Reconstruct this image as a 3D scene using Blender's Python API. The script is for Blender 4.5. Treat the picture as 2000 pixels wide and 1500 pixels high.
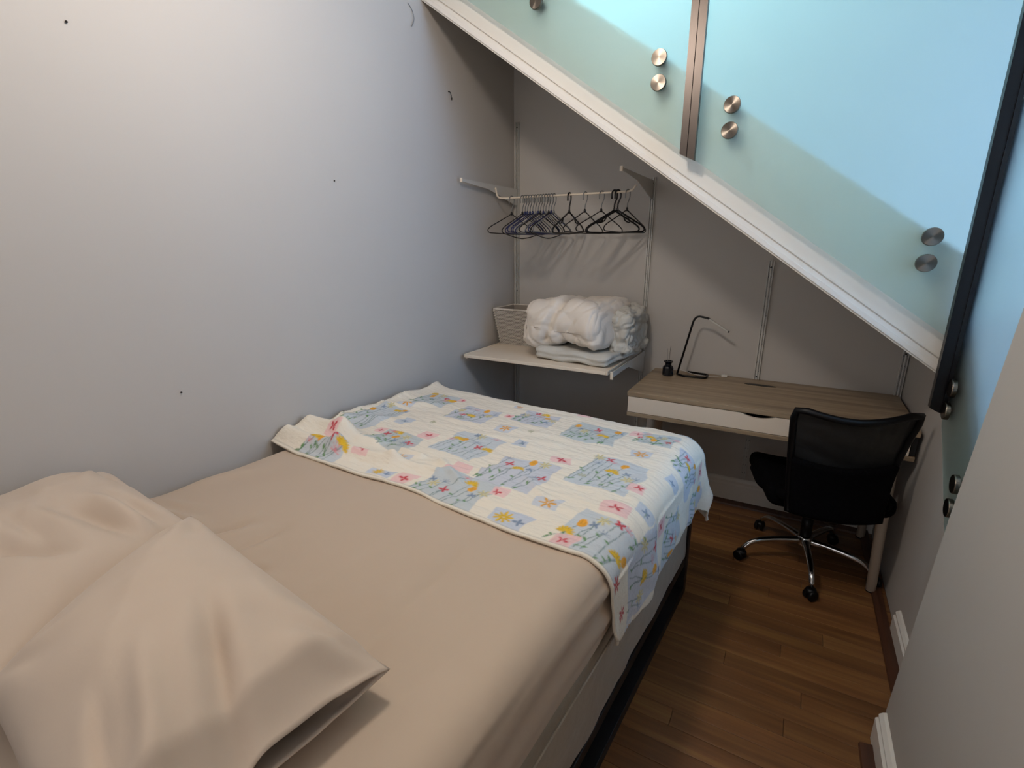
import bpy, bmesh, math, random
import numpy as np
from mathutils import Vector, Matrix, noise
random.seed(7)
PI = math.pi
for o in list(bpy.data.objects): bpy.data.objects.remove(o, do_unlink=True)
SC = bpy.context.scene
COL = SC.collection

# ------------------------------------------------------------------ camera
FPX, YAW, PITCH, ROLL = 964.2249, math.radians(-29.5451), math.radians(15.7122), math.radians(-0.2022)
CAM = Vector((1.628, -2.9085, 1.4553))
fwd = Vector((math.sin(YAW)*math.cos(PITCH), math.cos(YAW)*math.cos(PITCH), -math.sin(PITCH)))
rgt = Vector((math.cos(YAW), -math.sin(YAW), 0)); upv = rgt.cross(fwd)
r2 = rgt*math.cos(ROLL)+upv*math.sin(ROLL); u2 = -rgt*math.sin(ROLL)+upv*math.cos(ROLL)
cd = bpy.data.cameras.new('camera'); cam = bpy.data.objects.new('camera', cd); COL.objects.link(cam)
cd.sensor_fit = 'HORIZONTAL'; cd.sensor_width = 36; cd.lens = 36*FPX/2000; cd.clip_start = 0.02; cd.clip_end = 200
M = Matrix((r2, u2, -fwd)).transposed().to_4x4(); M.translation = CAM; cam.matrix_world = M
SC.camera = cam

# ------------------------------------------------------------------ world, lights, exposure
w = bpy.data.worlds.new('sky'); SC.world = w; w.use_nodes = True
bg = w.node_tree.nodes['Background']; bg.inputs['Color'].default_value = (0.22, 0.52, 0.95, 1); bg.inputs['Strength'].default_value = 1.6
SC.view_settings.view_transform = 'Standard'; SC.view_settings.look = 'None'
SC.view_settings.gamma = 1; SC.view_settings.use_curve_mapping = False; SC.view_settings.exposure = 0.38

def area(name, loc, target, sx, sy, power, color):
    l = bpy.data.lights.new(name, 'AREA'); l.shape = 'RECTANGLE'; l.size = sx; l.size_y = sy; l.energy = power; l.color = color
    o = bpy.data.objects.new(name, l); COL.objects.link(o); o.location = loc
    o.rotation_euler = (Vector(target)-Vector(loc)).to_track_quat('-Z', 'Y').to_euler(); return o
def point(name, loc, power, color, rad):
    l = bpy.data.lights.new(name, 'POINT'); l.energy = power; l.color = color; l.shadow_soft_size = rad
    o = bpy.data.objects.new(name, l); COL.objects.link(o); o.location = loc; return o
LAMP = (0.93, -2.10, 2.46)
point('ceiling_bulb', (LAMP[0], LAMP[1], LAMP[2]), 26, (1.0, 0.89, 0.80), 0.09)
area('rear_fill', (1.0, -4.3, 1.5), (0.6, -1.5, 1.0), 1.5, 1.6, 7, (0.95, 0.95, 1.0))  # added soft fill behind the camera, not an actual doorway
# daylight falling through the stairwell skylight and through the tall stair window
area('skylight_daylight', (0.6, -0.55, 4.15), (0.8, -0.2, 2.0), 1.2, 0.6, 72, (0.44, 0.82, 1.0))
area('stair_window_daylight', (3.322, -1.25, 1.9), (2.2, -1.1, 1.8), 1.9, 1.9, 48, (0.40, 0.60, 1.0))

# ------------------------------------------------------------------ materials
def lin(r, g, b):
    f = lambda c: (c/255/12.92) if c/255 <= .04045 else ((c/255+.055)/1.055)**2.4
    return (f(r), f(g), f(b), 1)
def mat(name, col, rough=.6, metal=0, bump=0, bscale=40, var=0, vscale=3, sheen=0, spec=.5, stretch=None, coat=0, detail=4):
    m = bpy.data.materials.new(name); m.use_nodes = True; nt = m.node_tree; N = nt.nodes; L = nt.links
    b = N['Principled BSDF']; b.inputs['Roughness'].default_value = rough; b.inputs['Metallic'].default_value = metal
    b.inputs['Specular IOR Level'].default_value = spec; b.inputs['Sheen Weight'].default_value = sheen; b.inputs['Coat Weight'].default_value = coat
    tc = N.new('ShaderNodeTexCoord'); mp = N.new('ShaderNodeMapping'); L.new(tc.outputs['Object'], mp.inputs['Vector'])
    if stretch: mp.inputs['Scale'].default_value = stretch
    nz = N.new('ShaderNodeTexNoise'); nz.inputs['Scale'].default_value = vscale; nz.inputs['Detail'].default_value = detail; L.new(mp.outputs[0], nz.inputs['Vector'])
    mx = N.new('ShaderNodeMix'); mx.data_type = 'RGBA'; L.new(nz.outputs['Fac'], mx.inputs['Factor'])
    mx.inputs['A'].default_value = tuple(c*(1-var) for c in col[:3])+(1,); mx.inputs['B'].default_value = tuple(min(1, c*(1+var)) for c in col[:3])+(1,)
    L.new(mx.outputs['Result'], b.inputs['Base Color'])
    if bump:
        n2 = N.new('ShaderNodeTexNoise'); n2.inputs['Scale'].default_value = bscale; n2.inputs['Detail'].default_value = 5; L.new(mp.outputs[0], n2.inputs['Vector'])
        bp = N.new('ShaderNodeBump'); bp.inputs['Strength'].default_value = bump; bp.inputs['Distance'].default_value = .01
        L.new(n2.outputs['Fac'], bp.inputs['Height']); L.new(bp.outputs[0], b.inputs['Normal'])
    return m
WALL = mat('painted plaster', lin(190, 185, 178), .65, bump=.06, bscale=14, var=.03, vscale=2)
WHITE = mat('white gloss paint', lin(226, 221, 212), .35, var=.02)
METALW = mat('white powder coat', lin(200, 198, 192), .4, var=.03)
SHELFW = mat('cream shelf enamel', lin(232, 218, 198), .4, var=.02)
BLACKM = mat('black powder coated steel', lin(20, 20, 22), .45, var=.1)
DSTEEL = mat('dark steel', lin(52, 50, 50), .35, 1, var=.15, vscale=30, stretch=(1, 1, .05))
STEEL = mat('brushed stainless steel', lin(78, 72, 68), .36, 1, var=.15, vscale=30, stretch=(1, 1, .05))
BUTTON = mat('turned steel', lin(122, 114, 104), .33, 1, var=.1, vscale=60)
_n = BUTTON.node_tree.nodes; _t = _n.new('ShaderNodeTangent'); _t.direction_type = 'RADIAL'; _t.axis = 'Y'
BUTTON.node_tree.links.new(_t.outputs[0], _n['Principled BSDF'].inputs['Tangent']); _n['Principled BSDF'].inputs['Anisotropic'].default_value = .92
CHROME = mat('chrome', lin(200, 200, 200), .12, 1)
BLKPL = mat('black plastic', lin(7, 7, 9), .4, var=.1, spec=.3)
BLKFAB = mat('black chair fabric', lin(5, 5, 8), .95, bump=.3, bscale=300, spec=.1)
NAVY = mat('navy plastic', lin(34, 42, 88), .35, var=.1)
HBLACK = mat('black hanger plastic', lin(16, 16, 20), .3, var=.1)
HGREY = mat('grey hanger plastic', lin(120, 122, 122), .35, var=.1)
SHEET = mat('beige cotton sheet', lin(190, 171, 151), .85, bump=.12, bscale=9, var=.03, vscale=5, sheen=.15)
PILLOWM = mat('beige pillow cotton', lin(196, 179, 162), .88, bump=.15, bscale=14, var=.03, vscale=6, sheen=.15)
SATIN = mat('off white damask ticking', lin(162, 150, 132), .5, bump=.35, bscale=22, var=.12, vscale=18, sheen=.2)
DUVET = mat('white duvet cotton', lin(226, 216, 203), .85, bump=.25, bscale=25, var=.02, sheen=.15)
QUILTG = mat('pale grey quilt', lin(196, 194, 186), .85, bump=.35, bscale=60, var=.05)
WICKER = mat('grey white painted wicker', lin(214, 206, 194), .7, var=.12, vscale=60)
GAPD = mat('dark gap', lin(22, 15, 12), .9)
WIRE = mat('white cable', lin(215, 212, 205), .4)
DARKGLASS = mat('dark glass', lin(10, 18, 28), .15, spec=.6)

def woodmat(name, c1, c2, c3, axis, rough=.35, sc=1, rnd=True):
    m = bpy.data.materials.new(name); m.use_nodes = True; nt = m.node_tree; N = nt.nodes; L = nt.links; b = N['Principled BSDF']
    b.inputs['Roughness'].default_value = rough
    tc = N.new('ShaderNodeTexCoord'); mp = N.new('ShaderNodeMapping'); L.new(tc.outputs['Object'], mp.inputs['Vector'])
    s = [26*sc, 26*sc, 26*sc]; s[axis] = 1.2*sc; mp.inputs['Scale'].default_value = s
    oi = N.new('ShaderNodeObjectInfo')
    if rnd:
        vm = N.new('ShaderNodeVectorMath'); vm.operation = 'SCALE'; vm.inputs[0].default_value = (9, 31, 17); L.new(oi.outputs['Random'], vm.inputs['Scale'])
        L.new(vm.outputs[0], mp.inputs['Location'])
    nz = N.new('ShaderNodeTexNoise'); nz.inputs['Scale'].default_value = 1; nz.inputs['Detail'].default_value = 8; nz.inputs['Roughness'].default_value = .65; L.new(mp.outputs[0], nz.inputs['Vector'])
    cr = N.new('ShaderNodeValToRGB'); cr.color_ramp.elements[0].position = .33; cr.color_ramp.elements[0].color = c1; cr.color_ramp.elements[1].position = .68; cr.color_ramp.elements[1].color = c3
    e = cr.color_ramp.elements.new(.5); e.color = c2; L.new(nz.outputs['Fac'], cr.inputs[0])
    hv = N.new('ShaderNodeHueSaturation'); L.new(cr.outputs[0], hv.inputs['Color'])
    if rnd:
        mr = N.new('ShaderNodeMapRange'); mr.inputs['To Min'].default_value = .84; mr.inputs['To Max'].default_value = 1.16; L.new(oi.outputs['Random'], mr.inputs['Value']); L.new(mr.outputs[0], hv.inputs['Value'])
    L.new(hv.outputs[0], b.inputs['Base Color'])
    bp = N.new('ShaderNodeBump'); bp.inputs['Strength'].default_value = .12; bp.inputs['Distance'].default_value = .004; L.new(nz.outputs['Fac'], bp.inputs['Height']); L.new(bp.outputs[0], b.inputs['Normal'])
    return m
FLOORW = woodmat('oiled floor wood', lin(100, 66, 38), lin(122, 82, 48), lin(142, 102, 58), 0, .38)
STRIPW = woodmat('dark beading wood', lin(60, 36, 24), lin(80, 50, 34), lin(96, 62, 42), 1, .45)
DESKW = woodmat('grey brown oak laminate', lin(128, 110, 88), lin(158, 138, 112), lin(178, 158, 130), 0, .4, .8, False)

def frost():
    m = bpy.data.materials.new('frosted glass'); m.use_nodes = True; nt = m.node_tree; N = nt.nodes; L = nt.links; b = N['Principled BSDF']
    b.inputs['Transmission Weight'].default_value = 1; b.inputs['IOR'].default_value = 1.3; b.inputs['Base Color'].default_value = (.80, .93, .91, 1)
    nz = N.new('ShaderNodeTexNoise'); nz.inputs['Scale'].default_value = 3; mr = N.new('ShaderNodeMapRange'); mr.inputs['To Min'].default_value = .50; mr.inputs['To Max'].default_value = .56
    L.new(nz.outputs['Fac'], mr.inputs['Value']); L.new(mr.outputs[0], b.inputs['Roughness'])
    return m
FROST = frost()
def clearglass():
    m = bpy.data.materials.new('window glass'); m.use_nodes = True; b = m.node_tree.nodes['Principled BSDF']
    b.inputs['Transmission Weight'].default_value = 1; b.inputs['IOR'].default_value = 1.02; b.inputs['Roughness'].default_value = 0; return m
CLEAR = clearglass()
def meshfab():
    m = bpy.data.materials.new('chair back netting'); m.use_nodes = True; nt = m.node_tree; N = nt.nodes; L = nt.links; b = N['Principled BSDF']
    b.inputs['Base Color'].default_value = lin(5, 9, 12); b.inputs['Roughness'].default_value = .6
    tc = N.new('ShaderNodeTexCoord'); wv = N.new('ShaderNodeTexWave'); wv.inputs['Scale'].default_value = 9; wv.inputs['Distortion'].default_value = 3; L.new(tc.outputs['Object'], wv.inputs['Vector'])
    bp = N.new('ShaderNodeBump'); bp.inputs['Strength'].default_value = .3; bp.inputs['Distance'].default_value = .004; L.new(wv.outputs['Fac'], bp.inputs['Height']); L.new(bp.outputs[0], b.inputs['Normal'])
    b.inputs['Alpha'].default_value = .98
    return m
NET = meshfab()

# ------------------------------------------------------------------ helpers
def obj(name, bm, m, parent=None, smooth=False, loc=None):
    me = bpy.data.meshes.new(name); bm.normal_update(); bm.to_mesh(me); bm.free()
    if smooth:
        for p in me.polygons: p.use_smooth = True
    if m is not None: me.materials.append(m)
    o = bpy.data.objects.new(name, me); COL.objects.link(o)
    if parent: o.parent = parent
    if loc: o.location = loc
    return o
def tag(o, label=None, cat=None, group=None, kind=None):
    if label: o['label'] = label
    if cat: o['category'] = cat
    if group: o['group'] = group
    if kind: o['kind'] = kind
    return o
def thing(name, label, cat, loc=(0, 0, 0), rz=0, group=None):
    o = bpy.data.objects.new(name, None); COL.objects.link(o); o.location = loc; o.rotation_euler = (0, 0, rz); o.empty_display_size = .05
    return tag(o, label, cat, group)
def struct(name, bm, m, parent=None, smooth=False):
    return tag(obj(name, bm, m, parent, smooth), kind='structure')
def box(bm, x0, x1, y0, y1, z0, z1, bev=0):
    r = bmesh.ops.create_cube(bm, size=1); vs = r['verts']
    for v in vs: v.co = Vector((x0+(v.co.x+.5)*(x1-x0), y0+(v.co.y+.5)*(y1-y0), z0+(v.co.z+.5)*(z1-z0)))
    if bev:
        es = list({e for v in vs for e in v.link_edges}); bmesh.ops.bevel(bm, geom=es, offset=bev, segments=2, affect='EDGES', profile=.5)
    return vs
def B(*a, **k):
    bm = bmesh.new(); box(bm, *a, **k); return bm
def prism(bm, pts, axis, a, b):
    """polygon pts (2d) extruded along axis from a to b; axis 0: pts=(y,z), 1: pts=(x,z), 2: pts=(x,y)"""
    def mk(p, t): return (t, p[0], p[1]) if axis == 0 else ((p[0], t, p[1]) if axis == 1 else (p[0], p[1], t))
    A = [bm.verts.new(mk(p, a)) for p in pts]; Bv = [bm.verts.new(mk(p, b)) for p in pts]; n = len(pts)
    bm.faces.new(A); bm.faces.new(Bv[::-1])
    for i in range(n): bm.faces.new((A[i], Bv[i], Bv[(i+1) % n], A[(i+1) % n]))
    bmesh.ops.recalc_face_normals(bm, faces=bm.faces[:])
    return bm
def tube(bm, pts, r, seg=8, closed=False, cap=True):
    pts = [Vector(p) for p in pts]; n = len(pts); rings = []
    rr = r if isinstance(r, (list, tuple)) else [r]*n
    up = None
    for i in range(n):
        a = pts[(i-1) % n] if (closed or i > 0) else pts[i]; b = pts[(i+1) % n] if (closed or i < n-1) else pts[i]
        t = (b-a).normalized()
        if up is None:
            up = t.orthogonal().normalized()
        up = (up - t*up.dot(t))
        up = up.normalized() if up.length > 1e-6 else t.orthogonal().normalized()
        s = t.cross(up)
        rings.append([bm.verts.new(pts[i]+(up*math.cos(2*PI*k/seg)+s*math.sin(2*PI*k/seg))*rr[i]) for k in range(seg)])
    m = n if closed else n-1
    for i in range(m):
        A, Bq = rings[i], rings[(i+1) % n]
        for k in range(seg): bm.faces.new((A[k], A[(k+1) % seg], Bq[(k+1) % seg], Bq[k]))
    if cap and not closed: bm.faces.new(rings[0][::-1]); bm.faces.new(rings[-1])
    return bm
def T(pts, r, seg=8, **k):
    bm = bmesh.new(); tube(bm, pts, r, seg, **k); return bm
def smoothpath(pts, n=6):
    """catmull-rom through pts"""
    P = [Vector(p) for p in pts]; P = [P[0]*2-P[1]]+P+[P[-1]*2-P[-2]]; out = []
    for i in range(1, len(P)-2):
        for k in range(n):
            t = k/n; out.append(.5*((2*P[i])+(-P[i-1]+P[i+1])*t+(2*P[i-1]-5*P[i]+4*P[i+1]-P[i+2])*t*t+(-P[i-1]+3*P[i]-3*P[i+1]+P[i+2])*t**3))
    out.append(P[-2]); return out
def fillet(pts, r, n=5):
    P = [Vector(p) for p in pts]; out = [P[0]]
    for i in range(1, len(P)-1):
        a = (P[i-1]-P[i]); b = (P[i+1]-P[i]); ra = min(r, a.length*.45); rb = min(r, b.length*.45)
        s = P[i]+a.normalized()*ra; e = P[i]+b.normalized()*rb
        for k in range(n+1):
            t = k/n; out.append(s*(1-t)**2+P[i]*2*t*(1-t)+e*t*t)
    out.append(P[-1]); return out
def lathe(bm, prof, seg=24, cx=0, cy=0):
    rings = []
    for (r, z) in prof: rings.append([bm.verts.new((cx+r*math.cos(2*PI*k/seg), cy+r*math.sin(2*PI*k/seg), z)) for k in range(seg)])
    for A, Bq in zip(rings, rings[1:]):
        for k in range(seg): bm.faces.new((A[k], A[(k+1) % seg], Bq[(k+1) % seg], Bq[k]))
    bm.faces.new(rings[0][::-1]); bm.faces.new(rings[-1]); return bm
def gridmesh(bm, nx, ny, f, flip=False):
    V = [[bm.verts.new(f(i/nx, j/ny)) for j in range(ny+1)] for i in range(nx+1)]
    for i in range(nx):
        for j in range(ny):
            q = (V[i][j], V[i+1][j], V[i+1][j+1], V[i][j+1]); bm.faces.new(q[::-1] if flip else q)
    return V
def pad(w_, l_, h_, r, nx, ny, nz, disp=None):
    """soft rounded box centred in x/y, base z=0"""
    bm = bmesh.new()
    idx = {}
    def P(i, j, k):
        key = (i, j, k)
        if key in idx: return idx[key]
        x = (i/nx-.5)*w_; y = (j/ny-.5)*l_; z = (k/nz)*h_
        rz = min(r, h_/2-.001)
        c = Vector((max(-w_/2+r, min(w_/2-r, x)), max(-l_/2+r, min(l_/2-r, y)), max(rz, min(h_-rz, z))))
        d = Vector((x, y, z))-c; q = Vector((d.x/r, d.y/r, d.z/rz)); L_ = q.length
        if L_ > 1e-6:
            mx = max(abs(q.x), abs(q.y), abs(q.z)); q = q/L_*mx
            n = Vector((q.x, q.y, q.z)).normalized(); p = c+Vector((q.x*r, q.y*r, q.z*rz))
        else: n = Vector((0, 0, 1)); p = Vector((x, y, z))
        if disp: p = disp(p, n)
        v = bm.verts.new(p); idx[key] = v; return v
    for i in range(nx):
        for j in range(ny):
            bm.faces.new((P(i, j, nz), P(i+1, j, nz), P(i+1, j+1, nz), P(i, j+1, nz))); bm.faces.new((P(i, j+1, 0), P(i+1, j+1, 0), P(i+1, j, 0), P(i, j, 0)))
    for i in range(nx):
        for k in range(nz):
            bm.faces.new((P(i, 0, k), P(i+1, 0, k), P(i+1, 0, k+1), P(i, 0, k+1))); bm.faces.new((P(i, ny, k+1), P(i+1, ny, k+1), P(i+1, ny, k), P(i, ny, k)))
    for j in range(ny):
        for k in range(nz):
            bm.faces.new((P(0, j, k+1), P(0, j+1, k+1), P(0, j+1, k), P(0, j, k))); bm.faces.new((P(nx, j, k), P(nx, j+1, k), P(nx, j+1, k+1), P(nx, j, k+1)))
    return bm
def seg_d(px, py, ax, ay, bx, by):
    dx, dy = bx-ax, by-ay; t = max(0, min(1, ((px-ax)*dx+(py-ay)*dy)/(dx*dx+dy*dy+1e-9)))
    return math.hypot(px-ax-t*dx, py-ay-t*dy), t
def copy_tree(o, parent=None):
    c = o.copy(); COL.objects.link(c); c.parent = parent
    for ch in o.children: copy_tree(ch, c)
    return c

# ================================================================== SETTING
XR = 2.14            # wall the desk ends against
XN = 2.03            # face of the nearer wall
YN = -4.4            # back of the room behind the camera
SL = .711; Z0 = 2.518
def s(x): return Z0-SL*x       # lower edge of the sloping stair trim
# floor slab and its planks
fl = struct('floor', B(-.12, XR+.1, YN-.1, .12, -.12, -.009), GAPD)
rowsw = .0675; y = -.0; row = 0; meshes = {}
while y > YN:
    x = [-.0, -.62, -.25, -.85, -.45][row % 5]+random.uniform(-.1, .1)
    while x < XR:
        L_ = 1.18; x0 = max(0, x); x1 = min(XR, x+L_)
        if x1-x0 > .02:
            ww = rowsw-.0012
            o = obj('plank', B(-(x1-x0)/2+.0006, (x1-x0)/2-.0006, -ww/2, ww/2, -.009, -.0006*random.random(), bev=.0012), FLOORW, fl, loc=((x0+x1)/2, y-rowsw/2, 0))
        x += L_
    y -= rowsw; row += 1
# walls
struct('wall_left', B(-.12, 0, YN, .12, 0, 4.3), WALL)
bm = bmesh.new(); prism(bm, [(0, 0), (3.3, 0), (3.3, 4.3), (0, 4.3)], 1, 0, .12); struct('wall_back', bm, WALL)
def wz(y): return .887+.9*(y+.91)      # bottom line of the side glass
bm = bmesh.new(); prism(bm, [(0, 0), (0, 1.24), (-.86, 1.24), (-1.9, wz(-1.9)+.30), (-2.1, 0)], 0, XR, XR+.09); struct('wall_right', bm, WALL)
bm = bmesh.new(); prism(bm, [(-1.335, 0), (-1.352, .15), (-1.372, .3), (-1.444, .81), (-1.543, 1.332), (-1.80, 2.75), (YN, 2.75), (YN, 0)], 0, XN, XN+.055); struct('wall_near', bm, WALL)
struct('wall_rear', B(0, XN+.2, YN-.12, YN, 0, 2.75), WALL)
# stairwell outer shell
bm = bmesh.new()
box(bm, 3.3, 3.42, -3.2, -2.3, 0, 4.3); box(bm, 3.3, 3.42, -.2, .12, 0, 4.3); box(bm, 3.3, 3.42, -2.3, -.2, 0, .9); box(bm, 3.3, 3.42, -2.3, -.2, 2.95, 4.3)
struct('wall_stairwell', bm, WALL)
struct('wall_stair_end', B(XN+.105, 3.42, -3.3, -3.2, 0, 4.3), WALL)
wf = bmesh.new()
for a in (-2.3, -1.27, -.24): box(wf, 3.33, 3.38, a, a+.04, .9, 2.95)
box(wf, 3.33, 3.38, -2.3, -.2, .9, .94); box(wf, 3.33, 3.38, -2.3, -.2, 2.91, 2.95)
wi = struct('window_1', wf, WHITE); obj('pane', B(3.352, 3.358, -2.26, -.24, .94, 2.91), CLEAR, wi)
# ceiling over the room and over the stairwell
struct('ceiling', B(0, XN+.105, YN, -.80, 2.75, 2.85), WALL)
bm = bmesh.new(); box(bm, -.0, 3.42, -3.3, 0, 4.3, 4.4); struct('ceiling_stairwell', bm, WALL)
bm = bmesh.new(); box(bm, 0, XN+.105, -.90, -.80, 2.85, 4.3); box(bm, XN+.105, XN+.2, -3.3, -1.5, 2.75, 4.3); struct('wall_upper', bm, WALL)
# stairs with sloping underside
pts = [(0, s(0)+.02), (XR, s(XR)+.02)]
st = []; n = 9; x1 = XR
zt = s(XR)+.12
st.append((XR, zt))
xx = XR; dz = .178; dx = dz/SL
while xx > 0:
    st.append((xx, zt+dz)); xx = max(0, xx-dx); st.append((xx, zt+dz)); zt += dz
bm = bmesh.new(); prism(bm, pts+st, 1, -.80, 0)
struct('stair_flight', bm, WALL)
struct('stair_landing', B(XR+.09, 3.3, -.86, 0, 0, 1.24), WALL)
struct('floor_stairwell', B(XR+.09, 3.3, -3.2, -.86, -.1, 0), FLOORW)
# stringer board with its moulding (sloping trim)
def slopestrip(bm, lo, hi, y0, y1, xa=0, xb=XR-.03):
    prism(bm, [(xa, s(xa)+lo), (xb, s(xb)+lo), (xb, s(xb)+hi), (xa, s(xa)+hi)], 1, y0, y1)
bm = bmesh.new(); slopestrip(bm, .0, .377, -.835, -.80); t1 = struct('trim_1', bm, WHITE)
bm = bmesh.new(); slopestrip(bm, -.004, .040, -.850, -.835); slopestrip(bm, .004, .022, -.858, -.850); slopestrip(bm, .046, .054, -.842, -.835)
tag(obj('moulding', bm, WHITE, t1))
# baseboards and floor beading
def baseprof(h, t): return [(0, 0), (t, 0), (t, h*.72), (t*.7, h*.78), (t*.75, h*.88), (t*.35, h*.97), (0, h)]
bm = bmesh.new(); prism(bm, [(-p[0], p[1]) for p in baseprof(.15, .018)], 0, 0, XR); struct('baseboard_back', bm, WHITE)
bm = bmesh.new(); prism(bm, [(XR-p[0], p[1]) for p in baseprof(.105, .02)], 1, -1.34, -.80); struct('baseboard_right', bm, WHITE)
bm = bmesh.new(); prism(bm, [(XN-p[0], p[1]) for p in baseprof(.11, .024)], 1, YN, -1.36); struct('baseboard_near', bm, WHITE)
bm = bmesh.new(); prism(bm, [(p[0], p[1]) for p in baseprof(.11, .02)], 1, YN, -.02); struct('baseboard_left', bm, WHITE)
bm = bmesh.new(); prism(bm, [(XR-.02, 0), (XR-.056, 0), (XR-.054, .009), (XR-.038, .014), (XR-.02, .016)], 1, -1.36, -.02)
struct('trim_2', bm, STRIPW)
bm = bmesh.new(); prism(bm, [(-.018, 0), (-.062, 0), (-.058, .01), (-.018, .016)], 0, 0, XR-.02); struct('trim_3', bm, STRIPW)
bm = bmesh.new(); prism(bm, [(XN-.024, 0), (XN-.058, 0), (XN-.055, .009), (XN-.024, .015)], 1, YN, -1.40); struct('trim_4', bm, STRIPW)

# ------------------------------------------------------------------ glass balustrade on the slope
bal = thing('glass_balustrade', 'frosted glass stair balustrade on steel studs above the sloping white trim', 'balustrade', (0, -.88, 0))
def slopeglass(x0, x1):
    bm = bmesh.new(); prism(bm, [(x0, s(x0)+.12), (x1, s(x1)+.12), (x1, s(x1)+1.33), (x0, min(s(x0)+1.33, 3.55))], 1, -.006, .006); return bm
obj('glass_panel', slopeglass(.004, 1.21), FROST, bal); obj('glass_panel', slopeglass(1.226, 2.085), FROST, bal)
def stud(x, z, parent, side=False):
    bm = bmesh.new()
    lathe(bm, [(.0275, 0), (.0275, .010), (.0262, .0125), (.001, .0125)], 28)
    bmesh.ops.rotate(bm, verts=bm.verts[:], cent=(0, 0, 0), matrix=Matrix.Rotation(PI/2, 3, 'X') if not side else Matrix.Rotation(-PI/2, 3, 'Y'))
    o = obj('stud_cap', bm, BUTTON, parent)
    for p in o.data.polygons: p.use_smooth = len(p.vertices) == 4 and False
    o.location = (x, -.0065, z) if not side else (-.0065, x, z)
    b2 = bmesh.new(); lathe(b2, [(.017, 0), (.017, .038 if not side else .0215)], 16)
    bmesh.ops.rotate(b2, verts=b2.verts[:], cent=(0, 0, 0), matrix=Matrix.Rotation(-PI/2, 3, 'X') if not side else Matrix.Rotation(PI/2, 3, 'Y'))
    q = obj('stud_barrel', b2, STEEL, o); q.location = (0, .0125, 0) if not side else (.0125, 0, 0)
for x, z in ((1.096, 2.100), (1.099, 2.019), (1.357, 1.916), (1.357, 1.836), (1.974, 1.476), (1.972, 1.397), (.60, 2.452), (.60, 2.371), (.16, 2.764), (.16, 2.683)): stud(x, z, bal)
def post(x, zb, zt, wd, slant):
    bm = bmesh.new(); h = wd/2
    def bar(a, b, y0, y1): prism(bm, [(a, zb-slant*(a-x)), (b, zb-slant*(b-x)), (b, zt), (a, zt)], 1, y0, y1)
    bar(x-h, x+h, -.034, -.012); bar(x-h, x-h+.024, -.040, -.034); bar(x-h+.030, x+h, -.038, -.034)
    return bm
obj('post', post(1.2255, 1.758, 3.0, .052, .5), STEEL, bal)
obj('post', post(2.082, .93, 2.6, .05, .5), DSTEEL, bal)
bm = bmesh.new(); slopestrip(bm, 1.33, 1.375, -.025, .025, .73, 2.085); obj('handrail', bm, STEEL, bal)
# side balustrade
b2 = thing('side_glass_balustrade', 'blue lit frosted glass balustrade descending beside the right wall, behind the dark corner post', 'balustrade', (XR-.035, 0, 0))
bm = bmesh.new(); ya, yb = -.905, -1.9
prism(bm, [(ya, wz(ya)), (yb, wz(yb)), (yb, wz(yb)+1.3), (ya, wz(ya)+1.3)], 0, -.006, .006); obj('glass_panel', bm, FROST, b2)
for yy, z in ((-.955, 1.022), (-.945, .945), (-1.19, .80), (-1.19, .725)): stud(yy, z, b2, True)
bm = bmesh.new(); box(bm, -.012, .02, -.905, -.87, .95, 2.6); obj('corner_channel', bm, BLACKM, b2)

# ================================================================== BED
TH = math.radians(4.0); F = Vector((1.38, -.945, 0)); BU = Vector((-math.sin(TH), -math.cos(TH), 0)); BV = Vector((-math.cos(TH), math.sin(TH), 0))
# local bed frame: x = toward left wall (v), y = toward head (u), z up ; handled by a matrix on meshes
def bedm(o_bm):
    for v in o_bm.verts: v.co = F+BV*v.co.x+BU*v.co.y+Vector((0, 0, v.co.z))
    bmesh.ops.recalc_face_normals(o_bm, faces=o_bm.faces[:])
    return o_bm
bed = thing('bed', 'low bed with black steel frame, beige fitted sheet and ticking base, against the left wall', 'bed')
BW, BL = 1.25, 1.87
bm = bmesh.new()
for v in (.0, BW-.04):
    for u in (0, BL-.04):
        b = B(v, v+.04, u, u+.04, 0, .46, bev=.003); obj('leg', bedm(b), BLACKM, bed)
for v in (0, BW-.04):
    obj('floor_rail', bedm(B(v, v+.04, .04, BL-.04, .0, .04, bev=.002)), BLACKM, bed)
    obj('side_rail', bedm(B(v+.005, v+.035, .04, BL-.04, .15, .19, bev=.002)), BLACKM, bed)
for u in (0, BL-.04):
    obj('floor_crossbar', bedm(B(.04, BW-.04, u, u+.04, .0, .04, bev=.002)), BLACKM, bed)
    obj('crossbar', bedm(B(.04, BW-.04, u, u+.04, .15, .19, bev=.002)), BLACKM, bed)
def dbase(p, n):
    k = .006*noise.noise(Vector((p.x*3, p.y*5, p.z*9)))+.004*noise.noise(Vector((p.x*10, p.y*14, p.z*20)))
    return p+n*k
b = pad(BW+.0, BL-.06, .28, .035, 30, 60, 10, dbase)
for v in b.verts: v.co += Vector((BW/2+.0, BL/2+.02, .19))
base = obj('ticking_base', bedm(b), SATIN, bed, True); base['label'] = 'off-white patterned base under the beige mattress'
obj('base_piping', bedm(T([(-.012+.0, .06, .462), (-.012, BL-.03, .462)], .004, 6)), SATIN, base)
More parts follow.
